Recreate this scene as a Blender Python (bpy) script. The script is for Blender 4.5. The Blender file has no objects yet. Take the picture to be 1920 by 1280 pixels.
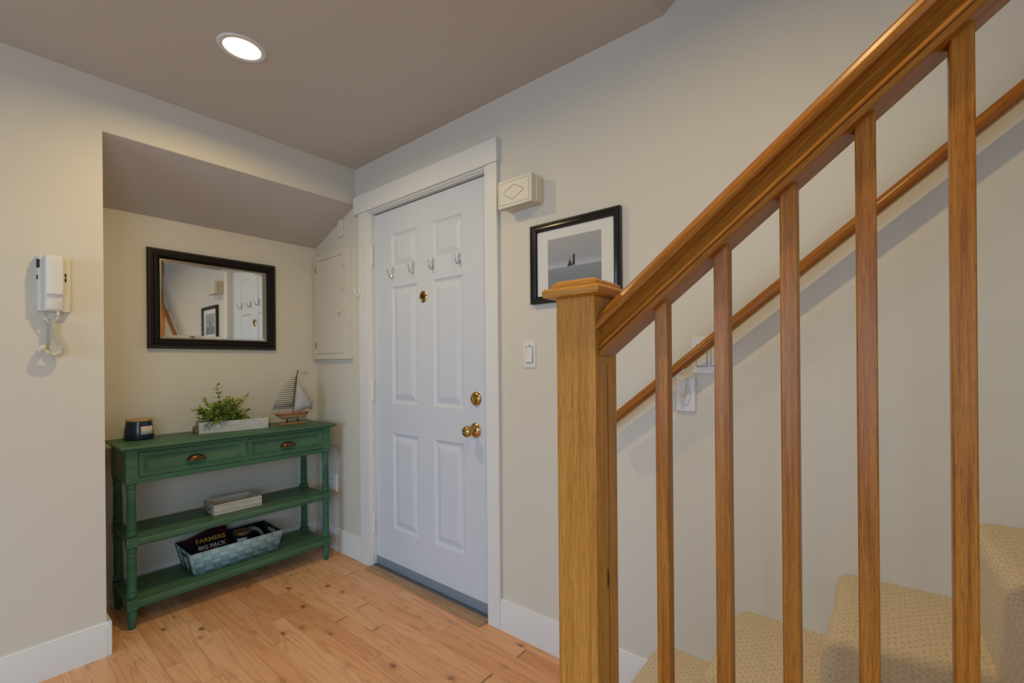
import bpy, bmesh, math, random
from mathutils import Vector, Matrix
random.seed(7)
C = bpy.context.scene.collection
scene = bpy.context.scene

# ------------------------------------------------------------------ camera
cd = bpy.data.cameras.new('camera'); cam = bpy.data.objects.new('camera', cd); C.objects.link(cam)
scene.camera = cam
R_ = Vector((0.78887155, 0.61449656, -0.00869754)); U_ = Vector((0.0068615, 0.00534481, 0.99996218)); F_ = Vector((-0.61451981, 0.78890139, 0.0))
m = Matrix(((R_.x, U_.x, -F_.x, 2.5545), (R_.y, U_.y, -F_.y, -1.5058), (R_.z, U_.z, -F_.z, 1.2003), (0, 0, 0, 1)))
cam.matrix_world = m
cd.sensor_width = 36; cd.lens = 837.88 / 1920 * 36
cd.shift_x = -40.0 / 1920; cd.shift_y = 40.28 / 1920
cd.clip_start = 0.02; cd.clip_end = 100
# ------------------------------------------------------------------ world, exposure, lights
scene.view_settings.view_transform = 'Standard'; scene.view_settings.look = 'None'
scene.view_settings.gamma = 1.0; scene.view_settings.use_curve_mapping = False
scene.view_settings.exposure = -1.08
w = bpy.data.worlds.new('world'); scene.world = w; w.use_nodes = True
bg = w.node_tree.nodes['Background']; bg.inputs[0].default_value = (0.62, 0.78, 1.0, 1); bg.inputs[1].default_value = 1.0

def area(name, loc, rot, size, power, col, size_y=None, spread=None, disk=False):   # recessed lamps and added daylight fill
    l = bpy.data.lights.new(name, 'AREA'); l.energy = power; l.color = col
    l.shape = 'DISK' if disk else ('RECTANGLE' if size_y else 'SQUARE'); l.size = size
    if size_y: l.size_y = size_y
    if spread: l.spread = math.radians(spread)
    o = bpy.data.objects.new(name, l); C.objects.link(o); o.location = loc; o.rotation_euler = rot
    return o
WARM = (1.0, 0.75, 0.33)
LAMPS = [((0.656, -0.843), 17.0, 168), ((2.25, -0.96), 15.0, 172), ((2.5, -2.5), 3.0, 170)]
for (lx, ly), pw, sp_ in LAMPS:
    area('downlight_glow', (lx, ly, 2.388), (0, 0, 0), 0.06, pw, WARM, disk=True, spread=sp_)
# bluish daylight fill: area lights added at two unseen, assumed windows behind the camera
area('added_window_fill', (1.6, -5.02, 1.15), (math.radians(66), 0, 0), 2.4, 90.0, (0.42, 0.67, 1.0), size_y=1.6, spread=125)
area('added_window_fill', (4.62, -3.1, 1.4), (0, math.radians(66), 0), 1.5, 70.0, (0.56, 0.78, 1.0), size_y=1.8, spread=130)

# ------------------------------------------------------------------ helpers
class MB:
    def __init__(s): s.v = []; s.f = []
    def add(s, vs, fs):
        n = len(s.v); s.v += [tuple(v) for v in vs]; s.f += [tuple(i + n for i in f) for f in fs]; return s
    def box(s, x0, x1, y0, y1, z0, z1):
        vs = [(x0,y0,z0),(x1,y0,z0),(x1,y1,z0),(x0,y1,z0),(x0,y0,z1),(x1,y0,z1),(x1,y1,z1),(x0,y1,z1)]
        return s.add(vs, [(0,3,2,1),(4,5,6,7),(0,1,5,4),(1,2,6,5),(2,3,7,6),(3,0,4,7)])
    def hexa(s, lo, hi):      # two quads of 4 points
        return s.add(list(lo) + list(hi), [(0,3,2,1),(4,5,6,7),(0,1,5,4),(1,2,6,5),(2,3,7,6),(3,0,4,7)])
    def prism(s, poly, axis, a, b):   # poly of 2-tuples in the other two axes (order x,y,z without axis)
        def P(p, t):
            q = list(p); q.insert(axis, t); return q
        n = len(poly)
        vs = [P(p, a) for p in poly] + [P(p, b) for p in poly]
        return s.add(vs, [tuple(range(n))[::-1], tuple(range(n, 2*n))] + [(i, (i+1) % n, n + (i+1) % n, n + i) for i in range(n)])
    def lathe(s, prof, c, axis=2, seg=24, sx=1.0, sy=1.0, cap=True):
        vs = []; fs = []
        for r, h in prof:
            for k in range(seg):
                a = 2 * math.pi * k / seg
                q = [r * math.cos(a) * sx, r * math.sin(a) * sy]; q.insert(axis, h)
                vs.append((q[0] + c[0], q[1] + c[1], q[2] + c[2]))
        for i in range(len(prof) - 1):
            for k in range(seg):
                k2 = (k + 1) % seg
                fs.append((i*seg+k, i*seg+k2, (i+1)*seg+k2, (i+1)*seg+k))
        if cap:
            fs.append(tuple(range(seg))[::-1]); fs.append(tuple(range((len(prof)-1)*seg, len(prof)*seg)))
        return s.add(vs, fs)
    def tube(s, pts, r, seg=8, closed=False):
        pts = [Vector(p) for p in pts]; n = len(pts); vs = []; fs = []
        up = Vector((0.13, 0.29, 0.95)).normalized()
        for i, p in enumerate(pts):
            t = (pts[(i+1) % n] - pts[i-1]) if closed else (pts[min(i+1, n-1)] - pts[max(i-1, 0)])
            t.normalize()
            a = up - t * up.dot(t)
            if a.length < 1e-3: a = Vector((1, 0, 0)) - t * t.x
            a.normalize(); b = t.cross(a); up = a
            rr = r[i] if isinstance(r, (list, tuple)) else r
            for k in range(seg):
                an = 2 * math.pi * k / seg
                vs.append(p + (a * math.cos(an) + b * math.sin(an)) * rr)
        for i in range(n if closed else n - 1):
            j = (i + 1) % n
            for k in range(seg):
                k2 = (k + 1) % seg; fs.append((i*seg+k, i*seg+k2, j*seg+k2, j*seg+k))
        if not closed: fs += [tuple(range(seg))[::-1], tuple(range((n-1)*seg, n*seg))]
        return s.add(vs, fs)
    def frame(s, prof, rect, axis, sgn=1.0, base=0.0):
        # mitred frame. prof: (inset from outer edge, height off wall). rect (a0,a1,b0,b1) in the other two axes
        a0, a1, b0, b1 = rect; n = len(prof); vs = []; fs = []
        for (i, h) in prof:
            for (a, b) in ((a0+i, b0+i), (a1-i, b0+i), (a1-i, b1-i), (a0+i, b1-i)):
                q = [a, b]; q.insert(axis, base + sgn*h); vs.append(q)
        for k in range(n):
            k2 = (k+1) % n
            for c in range(4):
                c2 = (c+1) % 4; fs.append((k*4+c, k*4+c2, k2*4+c2, k2*4+c))
        return s.add(vs, fs)

def obj(name, mb, mat, parent=None, bevel=0, seg=2, smooth=35, label=None):
    v = mb.v
    lo = [min(p[i] for p in v) for i in range(3)]; hi = [max(p[i] for p in v) for i in range(3)]
    o3 = Vector(((lo[0]+hi[0])/2, (lo[1]+hi[1])/2, lo[2]))
    me = bpy.data.meshes.new(name)
    me.from_pydata([Vector(p) - o3 for p in v], [], mb.f)
    bm = bmesh.new(); bm.from_mesh(me); bmesh.ops.recalc_face_normals(bm, faces=bm.faces); bm.to_mesh(me); bm.free()
    for p in me.polygons: p.use_smooth = True
    me.set_sharp_from_angle(angle=math.radians(smooth))
    me.materials.append(mat)
    o = bpy.data.objects.new(name, me); C.objects.link(o)
    if parent:
        o.parent = parent; o['wx'], o['wy'], o['wz'] = o3
        o.location = o3 - Vector(W[parent.name])
    else: o.location = o3
    W[o.name] = tuple(o3)
    del_keys(o)
    if bevel:
        b = o.modifiers.new('bevel', 'BEVEL'); b.width = bevel; b.segments = seg; b.limit_method = 'ANGLE'; b.angle_limit = math.radians(40)
        b.harden_normals = False
    if label: o['label'] = label
    return o
W = {}
def del_keys(o):
    for k in ('wx', 'wy', 'wz'):
        if k in o: del o[k]
def tag(o, label, cat, group=None):
    o['label'] = label; o['category'] = cat
    if group: o['group'] = group
    return o
def thing(name, label, cat, loc, group=None):
    o = bpy.data.objects.new(name, None); C.objects.link(o); o.location = loc; W[o.name] = tuple(loc)
    o.empty_display_size = 0.1
    return tag(o, label, cat, group)
def struct(name, mb, mat, bevel=0, parent=None, smooth=35):
    o = obj(name, mb, mat, parent, bevel=bevel, smooth=smooth)
    if not parent: o['kind'] = 'structure'
    return o
def copy_tree(o, parent=None, loc=None):
    c = o.copy(); C.objects.link(c); c.parent = parent
    if loc is not None: c.location = loc
    for ch in list(o.children): copy_tree(ch, c)
    return c

# ------------------------------------------------------------------ materials
def mat(name, col, rough=0.6, metal=0.0, spec=0.5):
    m = bpy.data.materials.new(name); m.use_nodes = True; b = m.node_tree.nodes['Principled BSDF']
    b.inputs['Base Color'].default_value = (*col, 1); b.inputs['Roughness'].default_value = rough
    b.inputs['Metallic'].default_value = metal; b.inputs['Specular IOR Level'].default_value = spec
    return m
class N:
    def __init__(s, m): s.t = m.node_tree; s.b = s.t.nodes['Principled BSDF']
    def n(s, typ, **k):
        x = s.t.nodes.new(typ)
        for a, v in k.items():
            if a == 'I':
                for i, vv in v.items():
                    if isinstance(vv, bpy.types.NodeSocket): s.t.links.new(vv, x.inputs[i])
                    else: x.inputs[i].default_value = vv
            else: setattr(x, a, v)
        return x
    def math(s, op, a, b=0.0, c=0.0): return s.n('ShaderNodeMath', operation=op, I={0: a, 1: b, 2: c}).outputs[0]
    def link(s, a, b): s.t.links.new(a, b)
    def ramp(s, fac, stops):
        r = s.n('ShaderNodeValToRGB', I={0: fac}); e = r.color_ramp.elements
        e[0].position, e[0].color = stops[0][0], (*stops[0][1], 1); e[1].position, e[1].color = stops[-1][0], (*stops[-1][1], 1)
        for p, c in stops[1:-1]:
            x = e.new(p); x.color = (*c, 1)
        return r.outputs[0]
    def mix(s, fac, a, b, mode='MIX'):
        x = s.n('ShaderNodeMix', data_type='RGBA', blend_type=mode)
        for i, v in ((0, fac), (6, a), (7, b)):
            if isinstance(v, bpy.types.NodeSocket): s.t.links.new(v, x.inputs[i])
            else: x.inputs[i].default_value = (*v, 1) if isinstance(v, tuple) and len(v) == 3 else v
        return x.outputs[2]
    def coord(s, out='Object', scale=(1, 1, 1), rot=(0, 0, 0)):
        t = s.n('ShaderNodeTexCoord'); mp = s.n('ShaderNodeMapping', I={0: t.outputs[out]})
        mp.inputs['Scale'].default_value = scale; mp.inputs['Rotation'].default_value = rot
        return mp.outputs[0]
    def noise(s, vec, scale=5, detail=3, rough=.5, dist=0):
        return s.n('ShaderNodeTexNoise', I={'Vector': vec, 'Scale': scale, 'Detail': detail, 'Roughness': rough, 'Distortion': dist}).outputs[0]
    def bump(s, h, strength=.3, dist=.002):
        b = s.n('ShaderNodeBump', I={'Strength': strength, 'Distance': dist, 'Height': h}); s.link(b.outputs[0], s.b.inputs['Normal'])
    def color(s, c): s.link(c, s.b.inputs['Base Color'])
    def rough(s, c): s.link(c, s.b.inputs['Roughness'])

def paint(name, col, rough=.55, bump=.12, var=.03):
    m = mat(name, col, rough, spec=.35); n = N(m)
    v = n.coord(); f = n.noise(v, 3.0, 3)
    n.color(n.mix(f, tuple(c * (1 - var) for c in col), tuple(min(1, c * (1 + var)) for c in col)))
    n.bump(n.noise(v, 260, 2), bump, .0006)
    return m
M = {}
M['wall'] = paint('wall_paint', (.67, .625, .53))
n = N(M['wall']); vo = n.n('ShaderNodeTexVoronoi', I={'Vector': n.coord(), 'Scale': 6.5})
sc_ = n.math('MULTIPLY', n.math('LESS_THAN', vo.outputs['Distance'], .016), n.math('GREATER_THAN', n.n('ShaderNodeSeparateColor', I={0: vo.outputs['Color']}).outputs[0], .88))
prev = n.b.inputs['Base Color'].links[0].from_socket
n.color(n.mix(n.math('MULTIPLY', sc_, .6), prev, (.10, .09, .08)))
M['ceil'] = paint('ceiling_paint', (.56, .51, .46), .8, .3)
M['trim'] = paint('trim_paint', (.74, .735, .70), .35, .05)
M['door'] = paint('door_paint', (.62, .65, .70), .38, .05)
M['cream'] = paint('cream_plastic', (.68, .64, .53), .4, .02)
M['ivory'] = paint('ivory_plastic', (.68, .64, .54), .4, .02)
M['white'] = paint('white_plastic', (.74, .73, .69), .35, .02)
M['black'] = mat('black_slot', (.01, .01, .01), .6)
M['groove'] = mat('groove_shadow_line', (.20, .18, .14), .8)
M['hookmetal'] = mat('painted_white_metal', (.56, .57, .58), .25, .45)
M['frameblack'] = mat('black_lacquer', (.008, .008, .010), .28)
M['sweep'] = mat('grey_vinyl', (.22, .25, .29), .5)
M['sill'] = mat('dark_sill', (.10, .11, .13), .5)
M['matboard'] = mat('mat_board', (.72, .70, .64), .9)
M['emit'] = mat('lamp_lens', (.9, .85, .75), .5)
e = M['emit'].node_tree.nodes['Principled BSDF']; e.inputs['Emission Color'].default_value = (1, .86, .62, 1); e.inputs['Emission Strength'].default_value = 3.0
M['brass'] = mat('polished_brass', (.55, .38, .13), .16, 1.0)
n = N(M['brass']); n.rough(n.math('MULTIPLY_ADD', n.noise(n.coord(), 60, 3), .25, .08))
M['mirror'] = mat('mirror_silver', (.80, .81, .79), .02, 1.0)
M['bronze'] = mat('aged_bronze', (.05, .035, .022), .32, .8)

def wood(name, dark, mid, light, axis='Z', scale=1.0, rough=.32, roty=0.0, pores=.55, bands=9.0):
    m = mat(name, mid, rough, spec=.25); n = N(m)
    st = {'Z': (1, 1, .028), 'X': (.028, 1, 1), 'Y': (1, .028, 1)}[axis]
    t = n.n('ShaderNodeTexCoord'); info = n.n('ShaderNodeObjectInfo')
    off = n.n('ShaderNodeVectorMath', operation='SCALE', I={0: (3.1, 5.7, 1.9), 3: n.math('MULTIPLY', info.outputs['Random'], 7.0)})
    r1 = n.n('ShaderNodeMapping', I={0: t.outputs['Object']}); r1.inputs['Rotation'].default_value = (0, roty, 0)
    ad = n.n('ShaderNodeVectorMath', operation='ADD', I={0: r1.outputs[0], 1: off.outputs[0]})
    mp = n.n('ShaderNodeMapping', I={0: ad.outputs[0]}); mp.inputs['Scale'].default_value = tuple(scale * s for s in st)
    v = mp.outputs[0]
    f = n.noise(v, bands, 2, .5, .3)
    rings = n.math('FRACT', n.math('MULTIPLY', f, 9.0))
    rings = n.math('ABSOLUTE', n.math('MULTIPLY_ADD', rings, 2.0, -1.0))
    base = n.ramp(n.noise(v, 110, 4, .65), [(.25, dark), (.5, mid), (.78, light)])
    c = n.mix(n.math('MULTIPLY', rings, .30), base, dark)
    po = n.ramp(n.noise(v, 900, 2, .6), [(.34, (1, 1, 1)), (.50, (0, 0, 0))])
    c = n.mix(n.math('MULTIPLY', po, pores), c, tuple(x * .45 for x in dark))
    n.color(c); n.bump(n.noise(v, 150, 2), .12, .0006)
    return m
OD, OM, OL = (.38, .145, .018), (.56, .245, .040), (.68, .33, .075)
M['oakZ'] = wood('oak_vertical', OD, OM, OL, 'Z')
M['oakX'] = wood('oak_cap', OD, OM, OL, 'X')
M['oakbal'] = wood('oak_baluster', (.22, .060, .005), (.42, .150, .016), (.54, .220, .033), 'Z', scale=1.5)
TH = math.atan(.785)
M['oakrail'] = wood('oak_rail', (.20, .055, .006), (.38, .135, .016), (.52, .215, .038), 'X', roty=TH, rough=.25)
M['palewood'] = wood('varnished_light_wood', (.42, .25, .12), (.55, .36, .19), (.62, .43, .24), 'Y', scale=2)
M['redwood'] = mat('red_stripe_paint', (.36, .05, .02), .4)
M['orangewood'] = wood('orange_stained_wood', (.42, .15, .05), (.52, .2, .08), (.58, .25, .10), 'Y', scale=2)
M['washed'] = wood('whitewashed_wood', (.40, .37, .34), (.60, .57, .53), (.72, .69, .65), 'Y', scale=1.6, rough=.8, pores=.25)
M['washeddark'] = wood('whitewashed_wood_brown', (.30, .24, .19), (.56, .51, .44), (.72, .68, .62), 'Y', scale=1.6, rough=.8, pores=.4)
M['twine'] = mat('jute_twine', (.16, .09, .04), .9)

# green distressed paint
def green(name, k=1.0):
    m = mat(name, (.08, .15, .09), .42, spec=.22); n = N(m); v = n.coord(); vs = n.coord(scale=(1, .15, 1))
    c = n.ramp(n.noise(vs, 14, 4, .6), [(.3, (.026*k, .088*k, .050*k)), (.55, (.046*k, .138*k, .080*k)), (.8, (.085*k, .185*k, .095*k))])
    geo = n.n('ShaderNodeNewGeometry')
    wear = n.math('MULTIPLY', n.ramp(geo.outputs['Pointiness'], [(.52, (0, 0, 0)), (.62, (1, 1, 1))]), .16)
    c = n.mix(wear, c, (.20, .24, .12)); n.color(c)
    n.rough(n.math('MULTIPLY_ADD', n.noise(v, 9, 3), .3, .28)); n.bump(n.noise(vs, 90, 3), .15, .0008)
    return m
M['green'] = green('green_distressed_paint', 1.0)
M['greenpanel'] = green('green_panel_paint', .92)

# floor: three-strip knotty pine laminate, boards along X
m = mat('pine_laminate', (.5, .28, .15), .33); n = N(m); t = n.n('ShaderNodeTexCoord')
sp = n.n('ShaderNodeSeparateXYZ', I={0: t.outputs['Object']}); X, Y = sp.outputs[0], sp.outputs[1]
BW = .064
row = n.math('FLOOR', n.math('DIVIDE', Y, BW)); fy = n.math('FRACT', n.math('DIVIDE', Y, BW))
wn = n.n('ShaderNodeTexWhiteNoise', noise_dimensions='1D', I={'W': row}).outputs[0]
xs = n.math('DIVIDE', n.math('ADD', X, n.math('MULTIPLY', wn, 3.7)), .85)
col_ = n.math('FLOOR', xs); fx = n.math('FRACT', xs)
idv = n.n('ShaderNodeCombineXYZ', I={0: row, 1: col_, 2: 0.0}).outputs[0]
wn2 = n.n('ShaderNodeTexWhiteNoise', noise_dimensions='3D', I={'Vector': idv}).outputs[0]
gv = n.n('ShaderNodeCombineXYZ', I={0: n.math('MULTIPLY', X, .75), 1: n.math('MULTIPLY', Y, 9.0), 2: n.math('MULTIPLY', wn2, 40.0)}).outputs[0]
g1 = n.noise(gv, 1.5, 2, .45, .5)
rg = n.math('ABSOLUTE', n.math('MULTIPLY_ADD', n.math('FRACT', n.math('MULTIPLY', g1, 9.0)), 2.0, -1.0))
fine = n.noise(n.n('ShaderNodeCombineXYZ', I={0: n.math('MULTIPLY', X, 5.0), 1: n.math('MULTIPLY', Y, 160.0), 2: wn2}).outputs[0], 1.0, 3, .6)
base = n.ramp(wn2, [(0.0, (.72, .34, .145)), (.35, (.82, .42, .20)), (.7, (.88, .50, .26)), (1.0, (.74, .36, .16))])
c = n.mix(n.math('MULTIPLY', n.math('POWER', rg, 3.0), .42), base, (.46, .165, .055))
c = n.mix(n.math('MULTIPLY', fine, .30), c, (.50, .20, .075))
kv = n.n('ShaderNodeCombineXYZ', I={0: n.math('MULTIPLY_ADD', X, 7.0, n.math('MULTIPLY', n.noise(t.outputs['Object'], 60, 2), .22)), 1: n.math('MULTIPLY_ADD', Y, 11.5, n.math('MULTIPLY', n.noise(t.outputs['Object'], 75, 2), .22)), 2: n.math('MULTIPLY', wn2, 9.0)}).outputs[0]
vo = n.n('ShaderNodeTexVoronoi', I={'Vector': kv, 'Scale': 1.0, 'Randomness': 1.0})
kn = n.ramp(vo.outputs['Distance'], [(.05, (1, 1, 1)), (.15, (0, 0, 0))])
gate = n.math('GREATER_THAN', n.n('ShaderNodeSeparateColor', I={0: vo.outputs['Color']}).outputs[0], .22)
c = n.mix(n.math('MULTIPLY', n.math('MULTIPLY', kn, gate), .85), c, (.10, .026, .010))
halo = n.ramp(vo.outputs['Distance'], [(.08, (1, 1, 1)), (.32, (0, 0, 0))])
c = n.mix(n.math('MULTIPLY', n.math('MULTIPLY', halo, gate), .36), c, (.32, .12, .04))
# board-end streaks and seams
endg = n.math('GREATER_THAN', n.n('ShaderNodeTexWhiteNoise', noise_dimensions='3D', I={'Vector': n.n('ShaderNodeVectorMath', operation='ADD', I={0: idv, 1: (17.0, 3.0, 5.0)}).outputs[0]}).outputs[0], .70)
ends = n.math('MULTIPLY', n.math('LESS_THAN', fx, n.math('MULTIPLY', n.noise(t.outputs['Object'], 45, 2), .018)), endg)
c = n.mix(n.math('MULTIPLY', ends, .6), c, (.12, .04, .015))
seam = n.math('MAXIMUM', n.math('LESS_THAN', fy, .022), n.math('LESS_THAN', fx, .003))
c = n.mix(n.math('MULTIPLY', seam, .55), c, (.20, .08, .03)); n.color(c)
n.rough(n.math('MULTIPLY_ADD', g1, .12, .30)); M['floor'] = m

# carpet: beige loop pile with a lattice of small pits
m = mat('beige_carpet', (.5, .42, .30), .95, spec=.15); n = N(m); t = n.n('ShaderNodeTexCoord')
so_ = n.n('ShaderNodeSeparateXYZ', I={0: t.outputs['Object']})
uv_ = n.n('ShaderNodeCombineXYZ', I={0: n.math('ADD', so_.outputs[0], so_.outputs[2]), 1: so_.outputs[1], 2: 0.0}).outputs[0]
mp = n.n('ShaderNodeMapping', I={0: uv_}); mp.inputs['Rotation'].default_value = (0, 0, .785); mp.inputs['Scale'].default_value = (62, 62, 62)
fr = n.n('ShaderNodeVectorMath', operation='FRACTION', I={0: mp.outputs[0]}).outputs[0]
dd = n.n('ShaderNodeSeparateXYZ', I={0: n.n('ShaderNodeVectorMath', operation='SUBTRACT', I={0: fr, 1: (.5, .5, 0)}).outputs[0]})
ds = n.math('SQRT', n.math('ADD', n.math('MULTIPLY', dd.outputs[0], dd.outputs[0]), n.math('MULTIPLY', dd.outputs[1], dd.outputs[1])))
pit = n.ramp(ds, [(.06, (1, 1, 1)), (.24, (0, 0, 0))])
fz = n.noise(t.outputs['Object'], 210, 4, .85)
c = n.ramp(fz, [(.3, (.52, .42, .30)), (.7, (.92, .79, .62))])
c = n.mix(n.math('MULTIPLY', n.noise(t.outputs['Object'], 7, 3), .35), c, (.68, .53, .37))
c = n.mix(n.math('MULTIPLY', pit, .36), c, (.36, .26, .15)); n.color(c)
n.bump(n.math('ADD', fz, n.math('MULTIPLY', pit, -1.0)), .6, .0025); M['carpet'] = m

# dark frame wood for mirror
M['espresso'] = wood('espresso_frame', (.005, .003, .003), (.009, .006, .005), (.018, .011, .008), 'Y', rough=.4, pores=.1)
M['bead'] = mat('antique_bead', (.40, .34, .27), .35, .6)
M['lip'] = mat('champagne_lip', (.36, .30, .22), .35, .6)
M['navy'] = mat('navy_glaze', (.010, .022, .048), .22)
M['cork'] = wood('cork_lid', (.42, .24, .10), (.58, .36, .16), (.66, .43, .21), 'X', scale=2, rough=.7)
M['label'] = mat('paper_label', (.62, .52, .42), .8)
M['glassdark'] = mat('dark_glass_jar', (.012, .012, .014), .12)
M['lidbronze'] = mat('copper_lid', (.22, .12, .055), .35, .7)
M['bag'] = mat('dark_red_bag', (.045, .008, .012), .35)
n = N(M['bag']); n.color(n.ramp(n.noise(n.coord(), 14, 3), [(.38, (.006, .006, .010)), (.55, (.035, .006, .012)), (.75, (.10, .012, .018))]))
M['bagyellow'] = mat('yellow_print', (.50, .30, .05), .5)
M['bagwhite'] = mat('white_print', (.45, .42, .42), .5)
M['bluecloth'] = mat('dark_blue_pouch', (.012, .03, .05), .6)
M['greyplastic'] = mat('grey_plastic', (.26, .26, .29), .4)
M['lining'] = mat('navy_lining', (.012, .016, .026), .8)
m = mat('blue_woven_strap', (.24, .40, .42), .75); n = N(m); t = n.n('ShaderNodeTexCoord')
sp = n.n('ShaderNodeSeparateXYZ', I={0: t.outputs['Object']})
a = n.math('DIVIDE', n.math('ADD', sp.outputs[1], sp.outputs[0]), .0375); b = n.math('DIVIDE', sp.outputs[2], .0300)
par = n.math('FLOORED_MODULO', n.math('ADD', n.math('FLOOR', a), n.math('FLOOR', b)), 2.0)
ua = n.math('ABSOLUTE', n.math('MULTIPLY_ADD', n.math('FRACT', a), 2.0, -1.0)); ub = n.math('ABSOLUTE', n.math('MULTIPLY_ADD', n.math('FRACT', b), 2.0, -1.0))
hgt = n.mix(par, ua, ub)
edge = n.math('GREATER_THAN', n.math('MAXIMUM', ua, ub), .93)
c = n.mix(par, (.22, .36, .40), (.31, .46, .50)); c = n.mix(n.math('MULTIPLY', n.noise(t.outputs['Object'], 300, 2), .35), c, (.45, .60, .60))
c = n.mix(n.math('MULTIPLY', edge, .4), c, (.10, .17, .19)); n.color(c)
n.bump(n.math('MULTIPLY', n.math('POWER', hgt, 2.0), -1.0), .8, .004); M['weave'] = m
m = mat('striped_sail', (.6, .55, .42), .7); n = N(m); t = n.n('ShaderNodeTexCoord')
z = n.n('ShaderNodeSeparateXYZ', I={0: t.outputs['Object']}).outputs[2]
s_ = n.math('GREATER_THAN', n.math('FRACT', n.math('DIVIDE', z, .0124)), .60); n.color(n.mix(s_, (.62, .57, .44), (.05, .045, .04))); M['stripesail'] = m
M['sail'] = paint('canvas_sail', (.48, .47, .47), .8, .2, .12)
M['mast'] = mat('dark_mast', (.03, .025, .02), .5)
m = mat('plant_leaf', (.12, .2, .04), .5); n = N(m)
n.color(n.ramp(n.noise(n.coord(), 55, 2), [(.3, (.08, .14, .02)), (.5, (.26, .34, .05)), (.72, (.48, .52, .12))])); M['leaf'] = m
M['stem'] = mat('plant_stem', (.06, .08, .02), .7)
M['pot'] = mat('grey_pot', (.22, .22, .19), .7)
# seascape print
m = mat('seascape_print', (.3, .3, .32), .6); n = N(m); t = n.n('ShaderNodeTexCoord')
sp = n.n('ShaderNodeSeparateXYZ', I={0: t.outputs['Generated']}); zz = sp.outputs[2]
sky = n.ramp(zz, [(0.0, (.13, .14, .155)), (.30, (.17, .185, .21)), (.395, (.21, .225, .26)), (.40, (.42, .44, .48)), (.55, (.30, .31, .34)), (1.0, (.36, .355, .34))])
wv = n.noise(n.coord('Generated', scale=(2, 1, 22)), 5, 3)
sea = n.math('MULTIPLY', n.math('LESS_THAN', zz, .39), n.math('MULTIPLY', wv, .5))
c = n.mix(sea, sky, (.32, .33, .36)); n.color(c); M['print'] = m

# ------------------------------------------------------------------ room shell
H = 2.40; HS = 2.184; HB = 2.000; D = .5075; YN = -1.1355
struct('floor', MB().box(-.62, 4.75, -5.1, .13, -.1, 0), M['floor'])
mb = MB()
mb.box(-.62, .13, 0, .12, 0, H); mb.box(1.14, 4.7, 0, .12, 0, 4.7); mb.box(.13, 1.14, 0, .12, 2.112, H)
struct('wall_back', mb, M['wall'])
mb = MB()
mb.box(-.12, 0, -5.1, YN - .1, 0, H); mb.box(-.62, 0, YN - .1, YN, 0, H)
mb.prism([(0, HS), (0, H), (-.62, H), (-.62, HB), (-D, HB)], 1, YN, 0)
struct('wall_left', mb, M['wall'])
struct('wall_niche', MB().box(-.62, -D, YN, 0, 0, HB), M['wall'])
# sloping underside of the alcove is painted like the ceiling
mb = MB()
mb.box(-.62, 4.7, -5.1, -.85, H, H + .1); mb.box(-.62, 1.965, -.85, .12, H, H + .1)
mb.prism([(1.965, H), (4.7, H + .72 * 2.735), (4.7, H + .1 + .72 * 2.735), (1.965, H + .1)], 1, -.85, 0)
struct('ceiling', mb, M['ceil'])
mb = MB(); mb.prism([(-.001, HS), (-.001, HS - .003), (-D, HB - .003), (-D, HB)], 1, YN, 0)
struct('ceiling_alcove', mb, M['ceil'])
struct('wall_stairwell', MB().box(1.965, 4.7, -.95, -.85, H + .1, 4.7), M['wall'])
mb = MB(); mb.box(4.6, 4.7, -5.1, -4.1, 0, H); mb.box(4.6, 4.7, -2.1, 0, 0, 4.7); mb.box(4.6, 4.7, -4.1, -2.1, 0, .6); mb.box(4.6, 4.7, -4.1, -2.1, 2.2, H)
struct('wall_right', mb, M['wall'])
mb = MB(); mb.box(0, .3, -5.1, -5, 0, H); mb.box(2.9, 4.7, -5.1, -5, 0, H); mb.box(.3, 2.9, -5.1, -5, 0, .3); mb.box(.3, 2.9, -5.1, -5, 2.25, H)
struct('wall_front', mb, M['wall'])

# baseboards
def bb_profile(h=.14): return [(0, 0), (.015, 0), (.015, h - .022), (.011, h - .012), (.011, h - .004), (.007, h), (0, h)]
def baseboard(name, segs, h=.14):
    mb = MB()
    for kind, at, a, b, sg in segs:
        if kind == 'x': mb.prism([(at + sg * d, z) for d, z in bb_profile(h)], 0, a, b)
        else: mb.prism([(at + sg * d, z) for d, z in bb_profile(h)], 1, a, b)
    return struct(name, mb, M['trim'])
baseboard('baseboard_back', [('x', 0, -D, .055, -1), ('x', 0, 1.194, 1.985, -1)])
baseboard('baseboard_left', [('y', 0, -5, YN, 1)])
mb = MB(); mb.box(-D, .015, YN, YN + .015, 0, .14); struct('baseboard_alcove', mb, M['trim'], .002)
baseboard('baseboard_niche', [('y', -D, YN + .015, -.015, 1)])

# door frame
mb = MB(); mb.box(.058, .155, -.018, 0, 0, 2.109); struct('trim_1', mb, M['trim'], .002)
mb = MB(); mb.box(1.117, 1.194, -.018, 0, 0, 2.109); struct('trim_2', mb, M['trim'], .002)
mb = MB(); mb.prism([(-.024, 2.109), (0, 2.109), (0, 2.2145), (-.026, 2.2145)], 0, .016, 1.200); struct('trim_3', mb, M['trim'], .0015)
mb = MB(); mb.box(.13, .1635, 0, .12, 0, 2.094); mb.box(1.114, 1.14, 0, .12, 0, 2.094); mb.box(.13, 1.14, 0, .12, 2.094, 2.112)
mb.box(.150, .163, -.006, .020, 0, 2.094)
mb.box(.13, 1.14, -.010, .012, 2.100, 2.112)
mb.box(.1635, .176, .0705, .12, 0, 2.09); mb.box(1.10, 1.114, .072, .12, 0, 2.09); mb.box(.163, 1.114, .072, .12, 2.08, 2.094)
struct('trim_4', mb, M['trim'], .0015)
struct('trim_5', MB().box(.13, 1.14, .0, .12, 0, .014), M['sill'], .002)

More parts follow.
